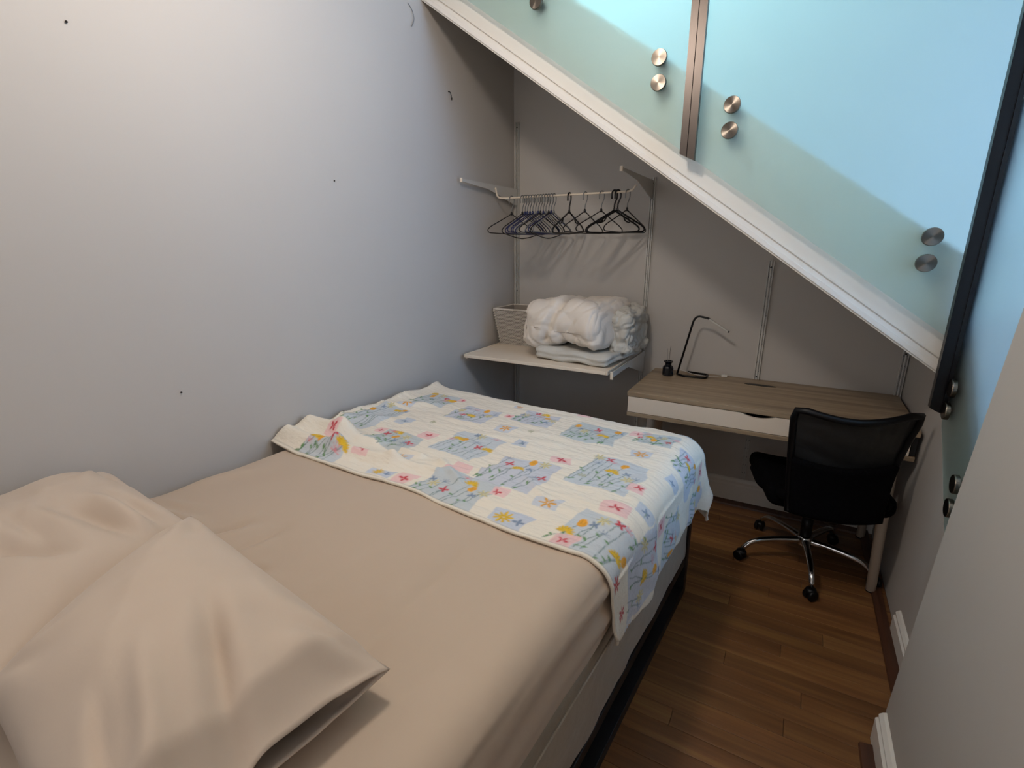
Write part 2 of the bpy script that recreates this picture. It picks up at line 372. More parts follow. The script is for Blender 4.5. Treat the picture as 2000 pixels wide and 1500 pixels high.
creases = [((1.25, 1.487), (.90, 1.41), -.026, .020), ((1.24, 1.46), (.93, 1.375), .020, .022), ((1.22, 1.40), (1.0, 1.32), .008, .02), ((.90, 1.475), (.86, 1.30), -.030, .016), ((.86, 1.47), (.80, 1.30), .016, .022), ((.76, 1.475), (.745, 1.26), -.015, .012), ((.73, 1.47), (.70, 1.30), .010, .02), ((.69, 1.48), (.62, 1.39), -.022, .016), ((.65, 1.49), (.56, 1.40), .010, .022), ((.30, 1.05), (.20, 1.75), -.006, .012), ((.34, 1.05), (.26, 1.75), .005, .022), ((.14, 1.05), (.09, 1.8), -.004, .012), ((.45, 1.1), (.5, 1.6), .004, .03), ((1.15, 1.1), (1.24, 1.3), .008, .03), ((1.28, 1.15), (1.27, 1.42), .012, .018)]
def dmat(p, n):
    vx, uy = p.x+BW/2+.0, p.y+BL/2
    k = .005*noise.noise(Vector((p.x*2.5, p.y*2.5, p.z*4)))+.003*noise.noise(Vector((p.x*7, p.y*5, p.z*3+4)))
    if n.z > .4:
        k += .0035*(1-abs(noise.noise(Vector((p.x*3+p.y*.8, p.y*1.6, 11))))*3)*min(1, max(0, (uy-.85)/.2))
        for (a, b, h, wd) in creases:
            d, t = seg_d(vx, uy, a[0], a[1], b[0], b[1]); fade = math.sin(PI*min(1, max(0, .15+.8*t)))
            k += h*math.exp(-(d/wd)**2)*fade
    else:  # side: long soft horizontal drag folds of the sheet
        k += .013*math.sin(p.z*70+p.y*2.2+2.5*noise.noise(Vector((p.y*1.5, 0, 1))))*(1-abs(n.z))*(.5+.8*noise.noise(Vector((p.y*1.3, p.z*3, 7))))
        k += -.018*max(0, 1-p.z/.06)
    return p+n*k
b = pad(BW+.04, BL+.0, .275, .07, 120, 170, 24, dmat)
for v in b.verts: v.co += Vector((BW/2+.0, BL/2+.05, .468))
mt = obj('mattress', bedm(b), SHEET, bed, True); mt['label'] = 'beige fitted sheet over mattress'

# ------------------------------------------------------------------ patterned blanket (flat print is a colour attribute)
RES = .0016; A0, A1, U0, U1 = -.36, 1.33, -.22, 1.03
W_ = int((A1-A0)/RES); H_ = int((U1-U0)/RES)
AA, UU = np.meshgrid(A0+(np.arange(W_)+.5)*RES, U0+(np.arange(H_)+.5)*RES)
img = np.zeros((H_, W_, 3)); CREAM = np.array(lin(232, 224, 208)[:3]); img[:] = CREAM
rng = np.random.RandomState(3)
wob = .006*np.sin(AA*31+3*np.sin(UU*17))+.004*np.sin(UU*47+AA*13)
def paint(mask, col, al=1.0):
    c = np.array(lin(*col)[:3]); img[mask] = img[mask]*(1-al)+c*al
def psq(a, u, w2, h2, col, al=.9, ang=0):
    da, du = AA-a, UU-u; ca, sa = math.cos(ang), math.sin(ang); x, y = da*ca+du*sa, -da*sa+du*ca
    paint((np.abs(x+wob) < w2) & (np.abs(y+wob) < h2), col, al)
def pline(a0, u0, a1, u1, wd, col, al=.9):
    dx, dy = a1-a0, u1-u0; t = np.clip(((AA-a0)*dx+(UU-u0)*dy)/(dx*dx+dy*dy+1e-9), 0, 1)
    paint(np.hypot(AA-a0-t*dx, UU-u0-t*dy) < wd, col, al)
def pell(a, u, ra, ru, ang, col, al=1):
    da, du = AA-a, UU-u; ca, sa = math.cos(ang), math.sin(ang)
    paint(((da*ca+du*sa)/ra)**2+((-da*sa+du*ca)/ru)**2 < 1, col, al)
GREEN = (96, 140, 84); GSTEM = (96, 122, 122); YEL = (226, 184, 40); ORG = (232, 164, 44); RED = (196, 62, 74); PINK = (218, 132, 140); DBLUE = (120, 138, 164); OUT = (120, 92, 40)
def daisy(a, u, r, col, n=9, rot=0, fan=2*PI):
    for k in range(n):
        t = rot+fan*k/n; pell(a+r*.6*math.cos(t), u+r*.6*math.sin(t), r*.5, r*.16, t, col)
        pline(a+r*.25*math.cos(t+.15), u+r*.25*math.sin(t+.15), a+r*.95*math.cos(t+.15), u+r*.95*math.sin(t+.15), .0011, OUT, .5)
def tulip(a, u, r, col):
    pell(a, u, r*.62, r*.85, 0, col); pline(a-r*.3, u-r*.5, a-r*.2, u+r*.3, .001, OUT, .4); pline(a+r*.2, u-r*.6, a+r*.1, u+r*.3, .001, OUT, .4)
def petals(a, u, r, col, rot=0):
    for t in (0, 1.9, 3.3, 4.7): pell(a+r*.5*math.cos(t+rot), u+r*.42*math.sin(t+rot), r*.42, r*.2, t+rot, col)
def outline(a, u, r, col):
    for k in range(6):
        t = PI+PI*k/5; pline(a, u+r*.3, a+r*math.cos(t), u+r*.3+r*math.sin(t), .0012, col, .8)
def stem(a, u, a2, u2, leaf=True):
    mx, my = (a+a2)/2+random.uniform(-.008, .008), (u+u2)/2
    pline(a, u, mx, my, .0013, GSTEM); pline(mx, my, a2, u2, .0013, GSTEM)
    if leaf: pell(mx+.006, my, .009, .0035, random.uniform(-.9, -.3), GREEN); pell(a2-.004, u2-.012, .008, .003, random.uniform(.3, 1.2), GREEN)
def big(a, u, w2, h2, seed):
    random.seed(seed); c = random.choice([(184, 194, 200), (188, 198, 206), (178, 190, 194), (190, 196, 208)])
    psq(a, u, w2, h2, c, .85, random.uniform(-.06, .06))
    n = 9
    for k in range(n):
        aa = a+(k-(n-1)/2)/(n-1)*2*w2*.86+random.uniform(-.006, .006); top = u-h2*random.uniform(-.25, .95); bot = u+h2*random.uniform(.75, 1.0)
        stem(aa, top, aa+random.uniform(.01, .05), bot, random.random() < .7)
        kind = (k+seed) % 7; r = min(.021, w2*.23)
        if kind == 0: tulip(aa, top, r, ORG)
        elif kind == 1: daisy(aa, top, r*1.15, YEL, 8, PI, PI*1.1)
        elif kind == 2: outline(aa, top, r*.9, PINK)
        elif kind == 3: petals(aa, top, r, RED, seed)
        elif kind == 4: outline(aa, top, r*.9, DBLUE)
        elif kind == 5: daisy(aa, top, r, (214, 204, 150), 7)
        else: petals(aa, top, r*.8, DBLUE, .5)
    random.seed(seed+99)
BIG = [(.865, .364, .085, .075), (.613, .255, .075, .062), (.336, .285, .092, .075), (1.135, .288, .08, .075), (.676, .634, .09, .085), (.934, .748, .085, .06), (.399, .73, .09, .09), (.147, .575, .085, .10), (.505, .935, .10, .085), (1.203, .60, .07, .11), (.03, .915, .085, .085), (1.06, .96, .08, .055), (.112, .215, .06, .05), (-.06, .30, .06, .07), (-.16, .78, .09, .09), (-.22, .50, .08, .07), (-.25, .20, .07, .07), (.62, -.02, .08, .07), (.2, -.08, .08, .06), (-.02, .03, .07, .06)]
for i, q in enumerate(BIG): big(q[0], q[1], q[2]*1.14, q[3]*1.16, seed=11+i)
for (a, u, w2, kind) in ((.858, .643, .035, 'p'), (.649, .428, .032, 'y'), (.516, .517, .03, 'b'), (.329, .562, .035, 'p'), (.575, .804, .04, 'p0'), (.224, .842, .034, 'y'), (.052, .765, .038, 'p'), (.04, .614, .027, 'p'), (.118, .375, .034, 'y'), (.803, .85, .036, 'y'), (1.054, .579, .03, 'b'), (1.196, .42, .034, 'y'), (.38, .868, .027, 'p'), (.723, .296, .022, 'p'), (.192, .192, .027, 'p'), (1.06, .70, .025, 'p'), (1.031, .22, .022, 'p'), (1.133, .859, .03, 'p'), (.915, .905, .03, 'p'), (.104, .978, .03, 'p'), (.68, .965, .035, 'p'), (.77, .97, .045, 'b2'), (.27, .965, .06, 'b2'), (.22, .63, .02, 'g'), (.55, .40, .018, 'g'), (.75, .17, .022, 'y'), (.95, .52, .02, 'g'), (-.03, .46, .03, 'b'), (-.10, .62, .03, 'p'), (-.20, .93, .03, 'r'), (-.28, .66, .025, 'y'), (-.12, .14, .03, 'p'), (-.02, .70, .03, 'b'), (-.32, .36, .03, 'p'), (.45, .10, .03, 'p'), (-.30, .86, .03, 'y'), (-.08, .98, .03, 'r'), (.38, .0, .03, 'y')):
    if kind[0] == 'p':
        psq(a, u, w2, w2*.85, (232, 190, 188), .85, .1)
        if kind == 'p': petals(a, u, w2*.62, RED, a*9)
    elif kind == 'y': psq(a, u, w2, w2*.8, (192, 200, 212), .8, .1); daisy(a, u, w2*.7, ORG, 6, a)
    elif kind == 'b': psq(a, u, w2, w2*.85, (186, 196, 208), .85, 0); petals(a, u, w2*.6, DBLUE, .4); pline(a, u, a, u+w2*.7, .0012, GREEN)
    elif kind == 'b2': psq(a, u, w2, w2*.6, (188, 198, 214), .85, 0); daisy(a+w2*.3, u, w2*.45, YEL, 9); petals(a-w2*.5, u, w2*.35, DBLUE)
    elif kind == 'g': daisy(a, u, w2*.7, (176, 182, 140), 6)
    elif kind == 'r': daisy(a, u, w2*.8, RED, 7)
edge = np.minimum.reduce([AA-A0, A1-AA, UU-U0, 1.01-UU])
img[(edge < .010)] = CREAM*.97
img[(edge > .0095) & (edge < .0115)] = img[(edge > .0095) & (edge < .0115)]*.62
random.seed(5)
VS, US, RR = .052, .130, .088
MTOP = .468+.275+.011
ridges = [((1.28, .955), (1.02, .93), .045, .035), ((1.02, .93), (.80, .885), .030, .028), ((1.27, .86), (1.12, .83), .060, .045), ((1.12, .83), (.98, .80), .022, .035), ((.80, .885), (.62, .87), .014, .022), ((.9, .80), (.75, .80), .012, .016), ((.66, .80), (.52, .88), .014, .016), ((.50, .78), (.40, .72), .010, .014), ((.35, .75), (.25, .82), .006, .014), ((1.28, .48), (1.1, .35), .016, .03), ((1.29, .70), (1.15, .62), .016, .03), ((.7, .52), (.4, .45), .004, .02), ((.9, .45), (.5, .40), .004, .02)]
def drop(d):
    if d < RR*PI/2: return RR*math.sin(d/RR), RR*(1-math.cos(d/RR))
    return RR+.03*(d-RR*PI/2), RR+(d-RR*PI/2)
def blanket_pt(a, b):
    # hem line wobble near the bed head side
    da = max(0, VS-a); db = max(0, US-b)
    if b > .9: b = b-.10*da*(b-.9)/.1
    dist = math.hypot(da, db)
    h = MTOP+.004*noise.noise(Vector((a*5, b*7, 0)))+.0040*noise.noise(Vector((a*9, b*30, 3)))+.0022*noise.noise(Vector((a*22, b*75, 9)))
    if dist < .15:
        for (p, q, hh, wd) in ridges:
            d, t = seg_d(a, b, p[0], p[1], q[0], q[1])
            if d < wd*2.6: h += hh*math.exp(-(d/wd)**2)
    if a > 1.2: h += .03*((a-1.2)/.13)**2*(.6+.4*math.sin(b*23))
    if dist <= 0: return a, b, h
    out, dn = drop(dist); ca, cb = da/dist, db/dist
    corner = 2*ca*cb
    f = min(1, dn/.25)
    out += f*(.012*math.sin(b*19+1)*ca+.012*math.sin(a*17)*cb+.026*noise.noise(Vector((a*4, b*7, 5)))+.014*noise.noise(Vector((a*12, b*15, 5))))+.16*dn*corner
    out = max(out, min(RR, dist*.7))
    x = (VS if a < VS else a)-out*ca; yv = (US if b < US else b)-out*cb
    return x, yv, max(.38, h-dn)
NA, NB = 470, 345
u_near = 1.01
co = np.zeros(((NA+1)*(NB+1), 3)); flat = []
for i in range(NA+1):
    for j in range(NB+1):
        a = -.285+(A1-.02+.285)*i/NA; b = -.185+(u_near+.185)*j/NB
        # round the free near corner
        x, yv, z = blanket_pt(min(a, 1.305), b)
        wv = .010*math.sin(a*7)+.012*noise.noise(Vector((a*4, 0, 2)))
        if b > .8: yv += wv*(b-.8)/.2
        P = F+BV*x+BU*yv; P.x = max(P.x, .006); co[i*(NB+1)+j] = (P.x, P.y, z); flat.append((a, b))
faces = []
cr = .085
for i in range(NA):
    for j in range(NB):
        a, b = flat[i*(NB+1)+j]
        ok = True
        for (cx, cy, sx, sy) in ((-.285+cr, u_near-cr, -1, 1), (-.285+cr, -.185+cr, -1, -1)):
            if (a-cx)*sx > 0 and (b-cy)*sy > 0 and math.hypot(a-cx, b-cy) > cr: ok = False
        if ok:
            k = i*(NB+1)+j; faces.append((k, k+1, k+NB+2, k+NB+1))
me = bpy.data.meshes.new('flower_blanket'); me.from_pydata(co.tolist(), [], faces)
at = me.color_attributes.new('print', 'FLOAT_COLOR', 'POINT')
fa = np.array(flat); ia = np.clip(((fa[:, 0]*1.0-A0)/RES).astype(int), 0, W_-1); ib = np.clip(((fa[:, 1]-U0)/RES).astype(int), 0, H_-1)
cols = np.ones((len(flat), 4), dtype=np.float32)
blur = (img+np.roll(img, 1, 0)+np.roll(img, 1, 1)+np.roll(img, -1, 0)+np.roll(img, -1, 1))/5
cols[:, :3] = blur[ib, ia]; at.data.foreach_set('color', cols.ravel())
for p in me.polygons: p.use_smooth = True
bl = bpy.data.objects.new('flower_blanket', me); COL.objects.link(bl)
bm_ = bmesh.new(); bm_.from_mesh(me); bmesh.ops.delete(bm_, geom=[v for v in bm_.verts if not v.link_faces], context='VERTS'); bm_.to_mesh(me); bm_.free()
m = bpy.data.materials.new('printed cotton quilt'); m.use_nodes = True; nt = m.node_tree; Nn = nt.nodes; Ll = nt.links; b_ = Nn['Principled BSDF']; b_.inputs['Roughness'].default_value = .85; b_.inputs['Sheen Weight'].default_value = .1
ca_ = Nn.new('ShaderNodeVertexColor'); ca_.layer_name = 'print'; Ll.new(ca_.outputs[0], b_.inputs['Base Color'])
tc = Nn.new('ShaderNodeTexCoord'); nz = Nn.new('ShaderNodeTexNoise'); nz.inputs['Scale'].default_value = 90; mp = Nn.new('ShaderNodeMapping'); mp.inputs['Scale'].default_value = (.4, 1, 1)
Ll.new(tc.outputs['Object'], mp.inputs[0]); Ll.new(mp.outputs[0], nz.inputs['Vector'])
bp = Nn.new('ShaderNodeBump'); bp.inputs['Strength'].default_value = .6; bp.inputs['Distance'].default_value = .005; Ll.new(nz.outputs['Fac'], bp.inputs['Height']); Ll.new(bp.outputs[0], b_.inputs['Normal'])
me.materials.append(m)
md = bl.modifiers.new('thickness', 'SOLIDIFY'); md.thickness = .007; md.offset = 1
tag(bl, 'white blanket printed with flowers on blue and pink squares, draped over the bed foot', 'blanket')

# ------------------------------------------------------------------ pillows
def pillow(name, corners, thick, label, opening=False, lift=None, mid=None, seed=0, lines=()):
    c = [Vector(p) for p in corners]     # s-,t- ; s+,t- ; s+,t+ ; s-,t+
    def P(sv, tv, side):
        ss = sv*(1-.05*(1-tv*tv)); tt = tv*(1-.06*(1-sv*sv))
        if opening and sv > 0: ss = sv*(1-.012*(1-tv*tv))
        a, b = (ss+1)/2, (tt+1)/2
        p = (c[0]*(1-a)+c[1]*a)*(1-b)+(c[3]*(1-a)+c[2]*a)*b
        es = (1-abs(sv)**2.4); et = (1-abs(tv)**2.4)
        if opening and sv > 0: es = max(1-(sv/1.12)**3, 0)
        k = max(0, es)**.5*max(0, et)**.55
        th = thick*k
        if opening and sv > .80:
            q = (sv-.80)/.20; th = th*(1-q)+q*.030*max(0, 1-tv*tv)**.8
        z = th*(1.0 if side > 0 else -.35)
        n = Vector((p.x*6, p.y*6, seed+side*3))
        wr = .014*noise.noise(n)+.008*noise.noise(n*2.3)+.010*(.5-abs(noise.noise(Vector((p.x*4+p.y*5, p.y*3-p.x*2, seed+7)))*2))
        # tension creases fanning from the corners
        for (qs, qt) in ((-1, -1), (1, -1), (1, 1), (-1, 1)):
            ds, dt = sv-qs, tv-qt; dd = math.hypot(ds, dt)
            if dd < 1.1: wr += .010*math.sin(math.atan2(dt, ds)*11+seed)*math.exp(-((dd-.35)/.3)**2)*min(1, k*2)
        if opening and side > 0 and sv > .1: wr += (.034*math.exp(-((tv+.15-.5*(1-sv))/.11)**2)*-1+.024*math.exp(-((tv+.55-.35*(1-sv))/.10)**2)-.02*math.exp(-((tv+.8-.3*(1-sv))/.07)**2))*min(1, (sv-.1)/.4)*min(1, k*2)
        z += wr*k
        for (la, lb, lh, lw) in lines:
            dd_, tt_ = seg_d(p.x, p.y, la[0], la[1], lb[0], lb[1]); z += lh*math.exp(-(dd_/lw)**2)*math.sin(PI*min(1, max(0, .1+.85*tt_)))*min(1, k*2)*(side > 0)
        if mid: z += mid(sv, tv)
        return Vector((p.x, p.y, p.z+z))
    n1, n2 = 80, 64
    bm = bmesh.new(); top = gridmesh(bm, n1, n2, lambda a, b: P(a*2-1, b*2-1, 1)); bot = gridmesh(bm, n1, n2, lambda a, b: P(a*2-1, b*2-1, -1), True)
    bmesh.ops.remove_doubles(bm, verts=bm.verts[:], dist=.0008)
    bmesh.ops.recalc_face_normals(bm, faces=bm.faces[:])
    o = obj(name, bm, PILLOWM, None, True); tag(o, label, 'pillow')
    if opening: mm = o.modifiers.new('cloth', 'SOLIDIFY'); mm.thickness = .003; mm.offset = 0
    return o
PL = [((.30, -2.47), (.52, -2.44), -.022, .018), ((.30, -2.50), (.50, -2.48), .014, .016), ((.33, -2.55), (.50, -2.51), -.024, .020), ((.30, -2.60), (.48, -2.57), .016, .018), ((.36, -2.70), (.50, -2.60), -.028, .022), ((.30, -2.64), (.44, -2.62), -.014, .014), ((.05, -2.42), (.22, -2.40), -.012, .012)]
pillow('pillow', [(.045, -2.86, .84), (.72, -2.86, .79), (.53, -2.37, .79), (.015, -2.36, .84)], .115, 'beige pillow lying against the left wall, partly under the other pillow', seed=2, lines=PL)
pillow('pillow', [(.660, -2.79, .820), (1.09, -2.85, .80), (1.140, -2.450, .80), (.50, -2.40, .865)], .115, 'beige pillow nearest the camera with its open pillowcase end toward the aisle', True, seed=5)

# ================================================================== DESK
desk = thing('desk', 'grey oak laminate desk with a long white drawer front against the back wall', 'desk', (1.5525, -.285, 0))
DX0, DX1, DY = .963, 2.128, -.565
def dk(x0, x1, y0, y1, z0, z1, bev=.002): return B(x0-1.5525, x1-1.5525, y0+.285, y1+.285, z0, z1, bev=bev)
obj('desktop', dk(DX0, DX1, DY, -.004, .726, .75), DESKW, desk)
obj('bottom_panel', dk(DX0+.002, DX1-.002, DY+.002, -.06, .622, .642), DESKW, desk)
obj('side_panel', dk(DX0+.002, DX0+.020, DY+.012, -.06, .6425, .7255), WHITE, desk); obj('side_panel', dk(DX1-.020, DX1-.002, DY+.012, -.06, .6425, .7255), BLACKM, desk)
obj('back_panel', dk(DX0+.021, DX1-.021, -.075, -.061, .6425, .7255), DESKW, desk)
# drawer front with a scooped grip
x0, x1 = DX0+.006-1.5525, DX1-.024-1.5525; pts = [(x0, .645), (x1, .645), (x1, .7235)]
for k in range(13):
    t = k/12; xg = .068*(1-2*t)+.004; pts.append((xg, .7235-.017*(math.sin(PI*t))**.8))
pts.append((x0, .7235)); bm = bmesh.new(); prism(bm, pts, 1, DY+.285+.002, DY+.285+.018); dr = obj('drawer', bm, SHELFW, desk); dr['label'] = 'cream drawer front with scooped grip'
obj('drawer_floor', dk(DX0+.03, DX1-.03, DY+.03, -.10, .648, .654, 0), GAPD, dr)
def dleg(tx, ty, bx, by):
    bm = bmesh.new(); tube(bm, [(tx, ty, .621), (tx, ty, .612), (tx+(bx-tx)*.02, ty+(by-ty)*.02, .610), (bx, by, .004)], [.036, .036, .0225, .0185], 20); l = obj('leg', bm, SHELFW, desk, True)
    b3 = bmesh.new(); lathe(b3, [(.0195, 0), (.0195, .005)], 16, bx, by); obj('foot', b3, BLKPL, l)
X = 1.5525
dleg(2.068-X, -.505+.285, 2.083-X, -.553+.285); dleg(1.035-X, -.505+.285, 1.015-X, -.545+.285); dleg(1.035-X, -.12+.285, 1.015-X, -.08+.285); dleg(2.068-X, -.12+.285, 2.085-X, -.08+.285)
bm = bmesh.new()
for k in range(24):
    a0 = 2*PI*k/24
pts = [(-.02+.075*math.cos(t*PI/8), .155+.018*math.sin(t*PI/8)) for t in range(16)]
prism(bm, pts, 2, .7502, .7512); gr = obj('cable_slot', bm, BLKPL, desk); gr['label'] = 'thin dark cable slot in the desktop'

# desk lamp
lp = thing('desk_lamp', 'slim black bent-tube desk lamp standing on the desk', 'lamp', (1.112, -.12, .751))
obj('stem', T(fillet([(0, 0, .006), (.066, .004, .338), (.135, .003, .326), (.142, .003, .322)], .045, 8), .0055, 10), BLKPL, lp, True)
obj('base', T(fillet([(.0, .0, .0062), (.03, -.03, .0062), (.155, -.02, .0062), (.155, .06, .0062), (.045, .075, .0062)], .02, 5), .006, 8), BLKPL, lp, True)
bm = B(-.058, .058, -.009, .009, -.004, .004, bev=.002)
hb = obj('light_bar', bm, METALW, lp); hb.location = (.188, .003, .294); hb.rotation_euler = (0, math.radians(31), 0); hb['label'] = 'pale light bar'
obj('bar_tip', B(.058, .064, -.008, .008, -.004, .004), BLKPL, hb)
obj('cable', T(smoothpath([(.012, -.004, .035), (.05, -.02, .030), (.09, -.01, .018), (.13, .0, .014), (.17, .03, .004), (.20, .06, .003), (.225, .085, .004)], 5), .0016, 6), WIRE, lp, True)
obj('plug', B(.222, .252, .072, .09, .0005, .012, bev=.002), WIRE, lp)
# diffuser bottle
dfz = .751
df = thing('diffuser_bottle', 'small black reed diffuser bottle beside the lamp on the desk', 'bottle', (1.066, -.150, dfz))
bm = bmesh.new(); lathe(bm, [(.026, 0), (.030, .004), (.030, .044), (.026, .052), (.017, .058), (.017, .068), (.0255, .078), (.0255, .082), (.017, .083), (.013, .070)], 10); obj('bottle', bm, DARKGLASS, df)
for dx, dy in ((.004, .01), (-.012, .004)): obj('reed', T([(0, 0, .03), (dx, dy, .165 if dx > 0 else .150)], .0011, 5), GAPD if dx > 0 else HGREY, df)

# ================================================================== WALL STORAGE
def upright(x, z0, z1, label):
    t = thing('wall_upright', label, 'rail', (x, 0, z0), 0, 'slotted wall uprights')
    h = z1-z0; wd = .013
    bm = bmesh.new(); box(bm, -wd, wd, -.003, 0, 0, h); box(bm, -wd, -wd+.0035, -.015, -.003, 0, h); box(bm, wd-.0035, wd, -.015, -.003, 0, h); box(bm, -.003, .003, -.0145, -.003, 0, h)
    obj('channel', bm, METALW, t)
    bm = bmesh.new(); z = .03
    while z < h-.02:
        box(bm, -.0080, -.0055, -.0036, -.003, z, z+.008); box(bm, .0055, .0080, -.0036, -.003, z, z+.008); z += .05
    q = obj('slots', bm, HGREY, t); q['kind'] = 'stuff'
    for zz in (h-.03, h*.5):
        bm = bmesh.new(); lathe(bm, [(.004, 0), (.003, .002)], 10); bmesh.ops.rotate(bm, verts=bm.verts[:], cent=(0, 0, 0), matrix=Matrix.Rotation(PI/2, 3, 'X')); c = obj('screw', bm, GAPD, t); c.location = (0, -.0146, zz)
    return t
UX = (.0285, .877, 1.5056, 2.122)
upright(UX[0], .16, 2.172, 'tallest white slotted upright, in the corner left of the hangers')
upright(UX[1], .16, 1.808, 'white slotted upright right of the hangers')
upright(UX[2], .16, 1.372, 'white slotted upright rising behind the middle of the desk')
upright(UX[3], .16, .985, 'shortest white slotted upright at the right end of the desk')
def bracket(x, zt, ln, label, drop_=.095, tip=.012):
    t = thing('shelf_bracket', label, 'bracket', (x, -.015, zt))
    bm = bmesh.new(); prism(bm, [(0, 0), (-ln, 0), (-ln, -tip), (-ln*.55, -.030), (-.03, -drop_), (0, -drop_)], 0, -.0022, .0022); obj('blade', bm, METALW, t)
    obj('end_cap', B(-.007, .007, -ln-.008, -ln, -tip-.006, .004, bev=.001), SHELFW, t)
    bm = bmesh.new(); prism(bm, [(0, -.01), (.013, -.01), (.013, -.04), (0, -.03)], 0, -.0018, .0018); obj('hook_lug', bm, METALW, t)
    return t
bracket(UX[0], 1.792, .60, 'empty left bracket sticking out above the clothes rail in the corner')
bracket(UX[1], 1.792, .56, 'empty right bracket sticking out above the clothes rail')
bracket(UX[0]+.004, .846, .60, 'bracket under the left end of the lower shelf', .12)
bracket(UX[1]+.018, .850, .60, 'bracket at the right end of the lower shelf', .125, .03)
sh = thing('wall_shelf', 'cream metal shelf carrying the basket and folded duvet', 'shelf', (.455, -.32, .848))
obj('shelf_board', B(-.418, .418, -.312, .29, .0, .006, bev=.001), SHELFW, sh)
obj('front_lip', B(-.418, .418, -.322, -.3125, -.010, .008, bev=.002), SHELFW, sh)
obj('end_lip', B(-.426, -.4185, -.322, .29, -.010, .010, bev=.001), SHELFW, sh); obj('end_lip', B(.4185, .426, -.322, .29, -.010, .010, bev=.001), SHELFW, sh)
# clothes rail
RY, RZ = -.282, 1.716
rod = fillet([(.034, RY, RZ+.060), (.046, RY, RZ+.004), (.10, RY, RZ), (.84, RY, RZ), (.862, RY, RZ+.03)], .035, 6)
cr_ = obj('clothes_rail', T(rod, .0052, 10), SHELFW, None, True); tag(cr_, 'thin cream clothes rail hooked under the two upper brackets', 'rail')

def hanger_mesh(kind, bar='straight', sag=.0, width=.40):
    """local: y is width, z up, origin at hook's bearing on the rail (top of rail); returns list of (name, bm)"""
    r = .0046 if kind == 'thick' else .0028
    hz = .012
    h = width/2; top = -.085; dropz = -.190
    hook = [(0, -.020, -.030), (0, -.021, -.012)]+[(0, .0+(-.0205)*math.cos(t), -.008+(.0205)*math.sin(t)) for t in [PI*k/8 for k in range(1, 8)]]
    hook += [(0, .0205, -.010), (0, .019, -.025), (0, .002, -.055), (0, .0, top)]
    hb = T(hook, r*.95, 7)
    fb = bmesh.new()
    sh_ = [(0, 0, top), (0, h*.45, top-.040), (0, h*.86, dropz+.030), (0, h*.985, dropz+.012), (0, h*.94, dropz-.004)]
    if bar == 'straight': low = [(0, h*.4, dropz-.004-sag*.7), (0, 0, dropz-.004-sag), (0, -h*.4, dropz-.004-sag*.7)]
    pts = fillet(sh_+low+[(0, -p[1], p[2]) for p in sh_[::-1]], .018, 3)
    tube(fb, pts, r, 7)
    parts = [('hook', hb), ('frame', fb)]
    if kind == 'thick':
        for sgn in (-1, 1):
            nb = bmesh.new()
            tube(nb, smoothpath([(0, sgn*h*.36, top-.034), (0, sgn*h*.42, top-.052), (0, sgn*h*.56, top-.062), (0, sgn*h*.60, top-.052)], 4), r*.8, 6)
            parts.append(('strap_notch', nb))
    cb = bmesh.new(); lathe(cb, [(.004, top-.008), (.0065, top-.004), (.0065, top+.006), (.003, top+.012)], 8); parts.append(('neck', cb))
    return parts
def make_hanger(kind, material, sag=0, width=.40, hookmat=None):
    t = thing('clothes_hanger', 'x', 'hanger')
    for nme, b in hanger_mesh(kind, sag=sag, width=width): obj(nme, b, hookmat if (nme == 'hook' and hookmat) else material, t, True)
    return t
protos = {'thin': make_hanger('thin', HBLACK, .004, .40, HGREY), 'thin_grey': make_hanger('thin', HGREY, .002, .40), 'navy': make_hanger('thin', NAVY, .006, .40, HGREY), 'thick': make_hanger('thick', HBLACK, .004, .42), 'sag': make_hanger('thin', HBLACK, .030, .40, HGREY)}
used = set()
G1 = 'hangers bunched at the left of the rail'; G2 = 'hangers spaced along the right of the rail'
spots = [('thin', .142, -13, 'thin black hanger hanging alone at the left end of the rail', G2)]
kinds = ['sag', 'navy', 'navy', 'navy', 'navy', 'thin_grey', 'navy', 'thin', 'navy', 'thin_grey', 'sag', 'navy', 'thin_grey']
ORD = ['leftmost', 'second from the left', 'third from the left', 'fourth from the left', 'fifth from the left', 'sixth from the left', 'middle one', 'sixth from the right', 'fifth from the right', 'fourth from the right', 'third from the right', 'second from the right', 'rightmost']
WORDS = {'navy': 'navy blue hanger', 'thin_grey': 'pale grey hanger', 'thin': 'thin black hanger', 'sag': 'black hanger with sagging bar'}
for k, kd in enumerate(kinds): spots.append((kd, .212+k*.0165, -8+random.uniform(-5, 5), WORDS[kd]+', '+ORD[k]+' in the tight bunch', G1))
spots += [('thick', .500, -1, 'thick black notched hanger just right of the tight bunch', G2), ('thin', .592, -11, 'thin black hanger, first right of the single notched black one', G2), ('thin', .684, -19, 'thin black hanger just left of the pair of thick black ones', G2), ('thick', .752, -24, 'thick black hanger, left one of the crossed pair', G2), ('thick', .770, -28, 'thick black hanger, right one of the crossed pair', G2), ('thin', .822, -16, 'thin black hanger at the right end of the rail', G2)]
for kd, x, rz, lab, grp in spots:
    o = protos[kd] if kd not in used else copy_tree(protos[kd]); used.add(kd)
    o.location = (x, RY, RZ+.0052-.0085+.001); o.rotation_euler = (random.uniform(-.03, .03), 0, math.radians(rz)); tag(o, lab, 'hanger', grp)

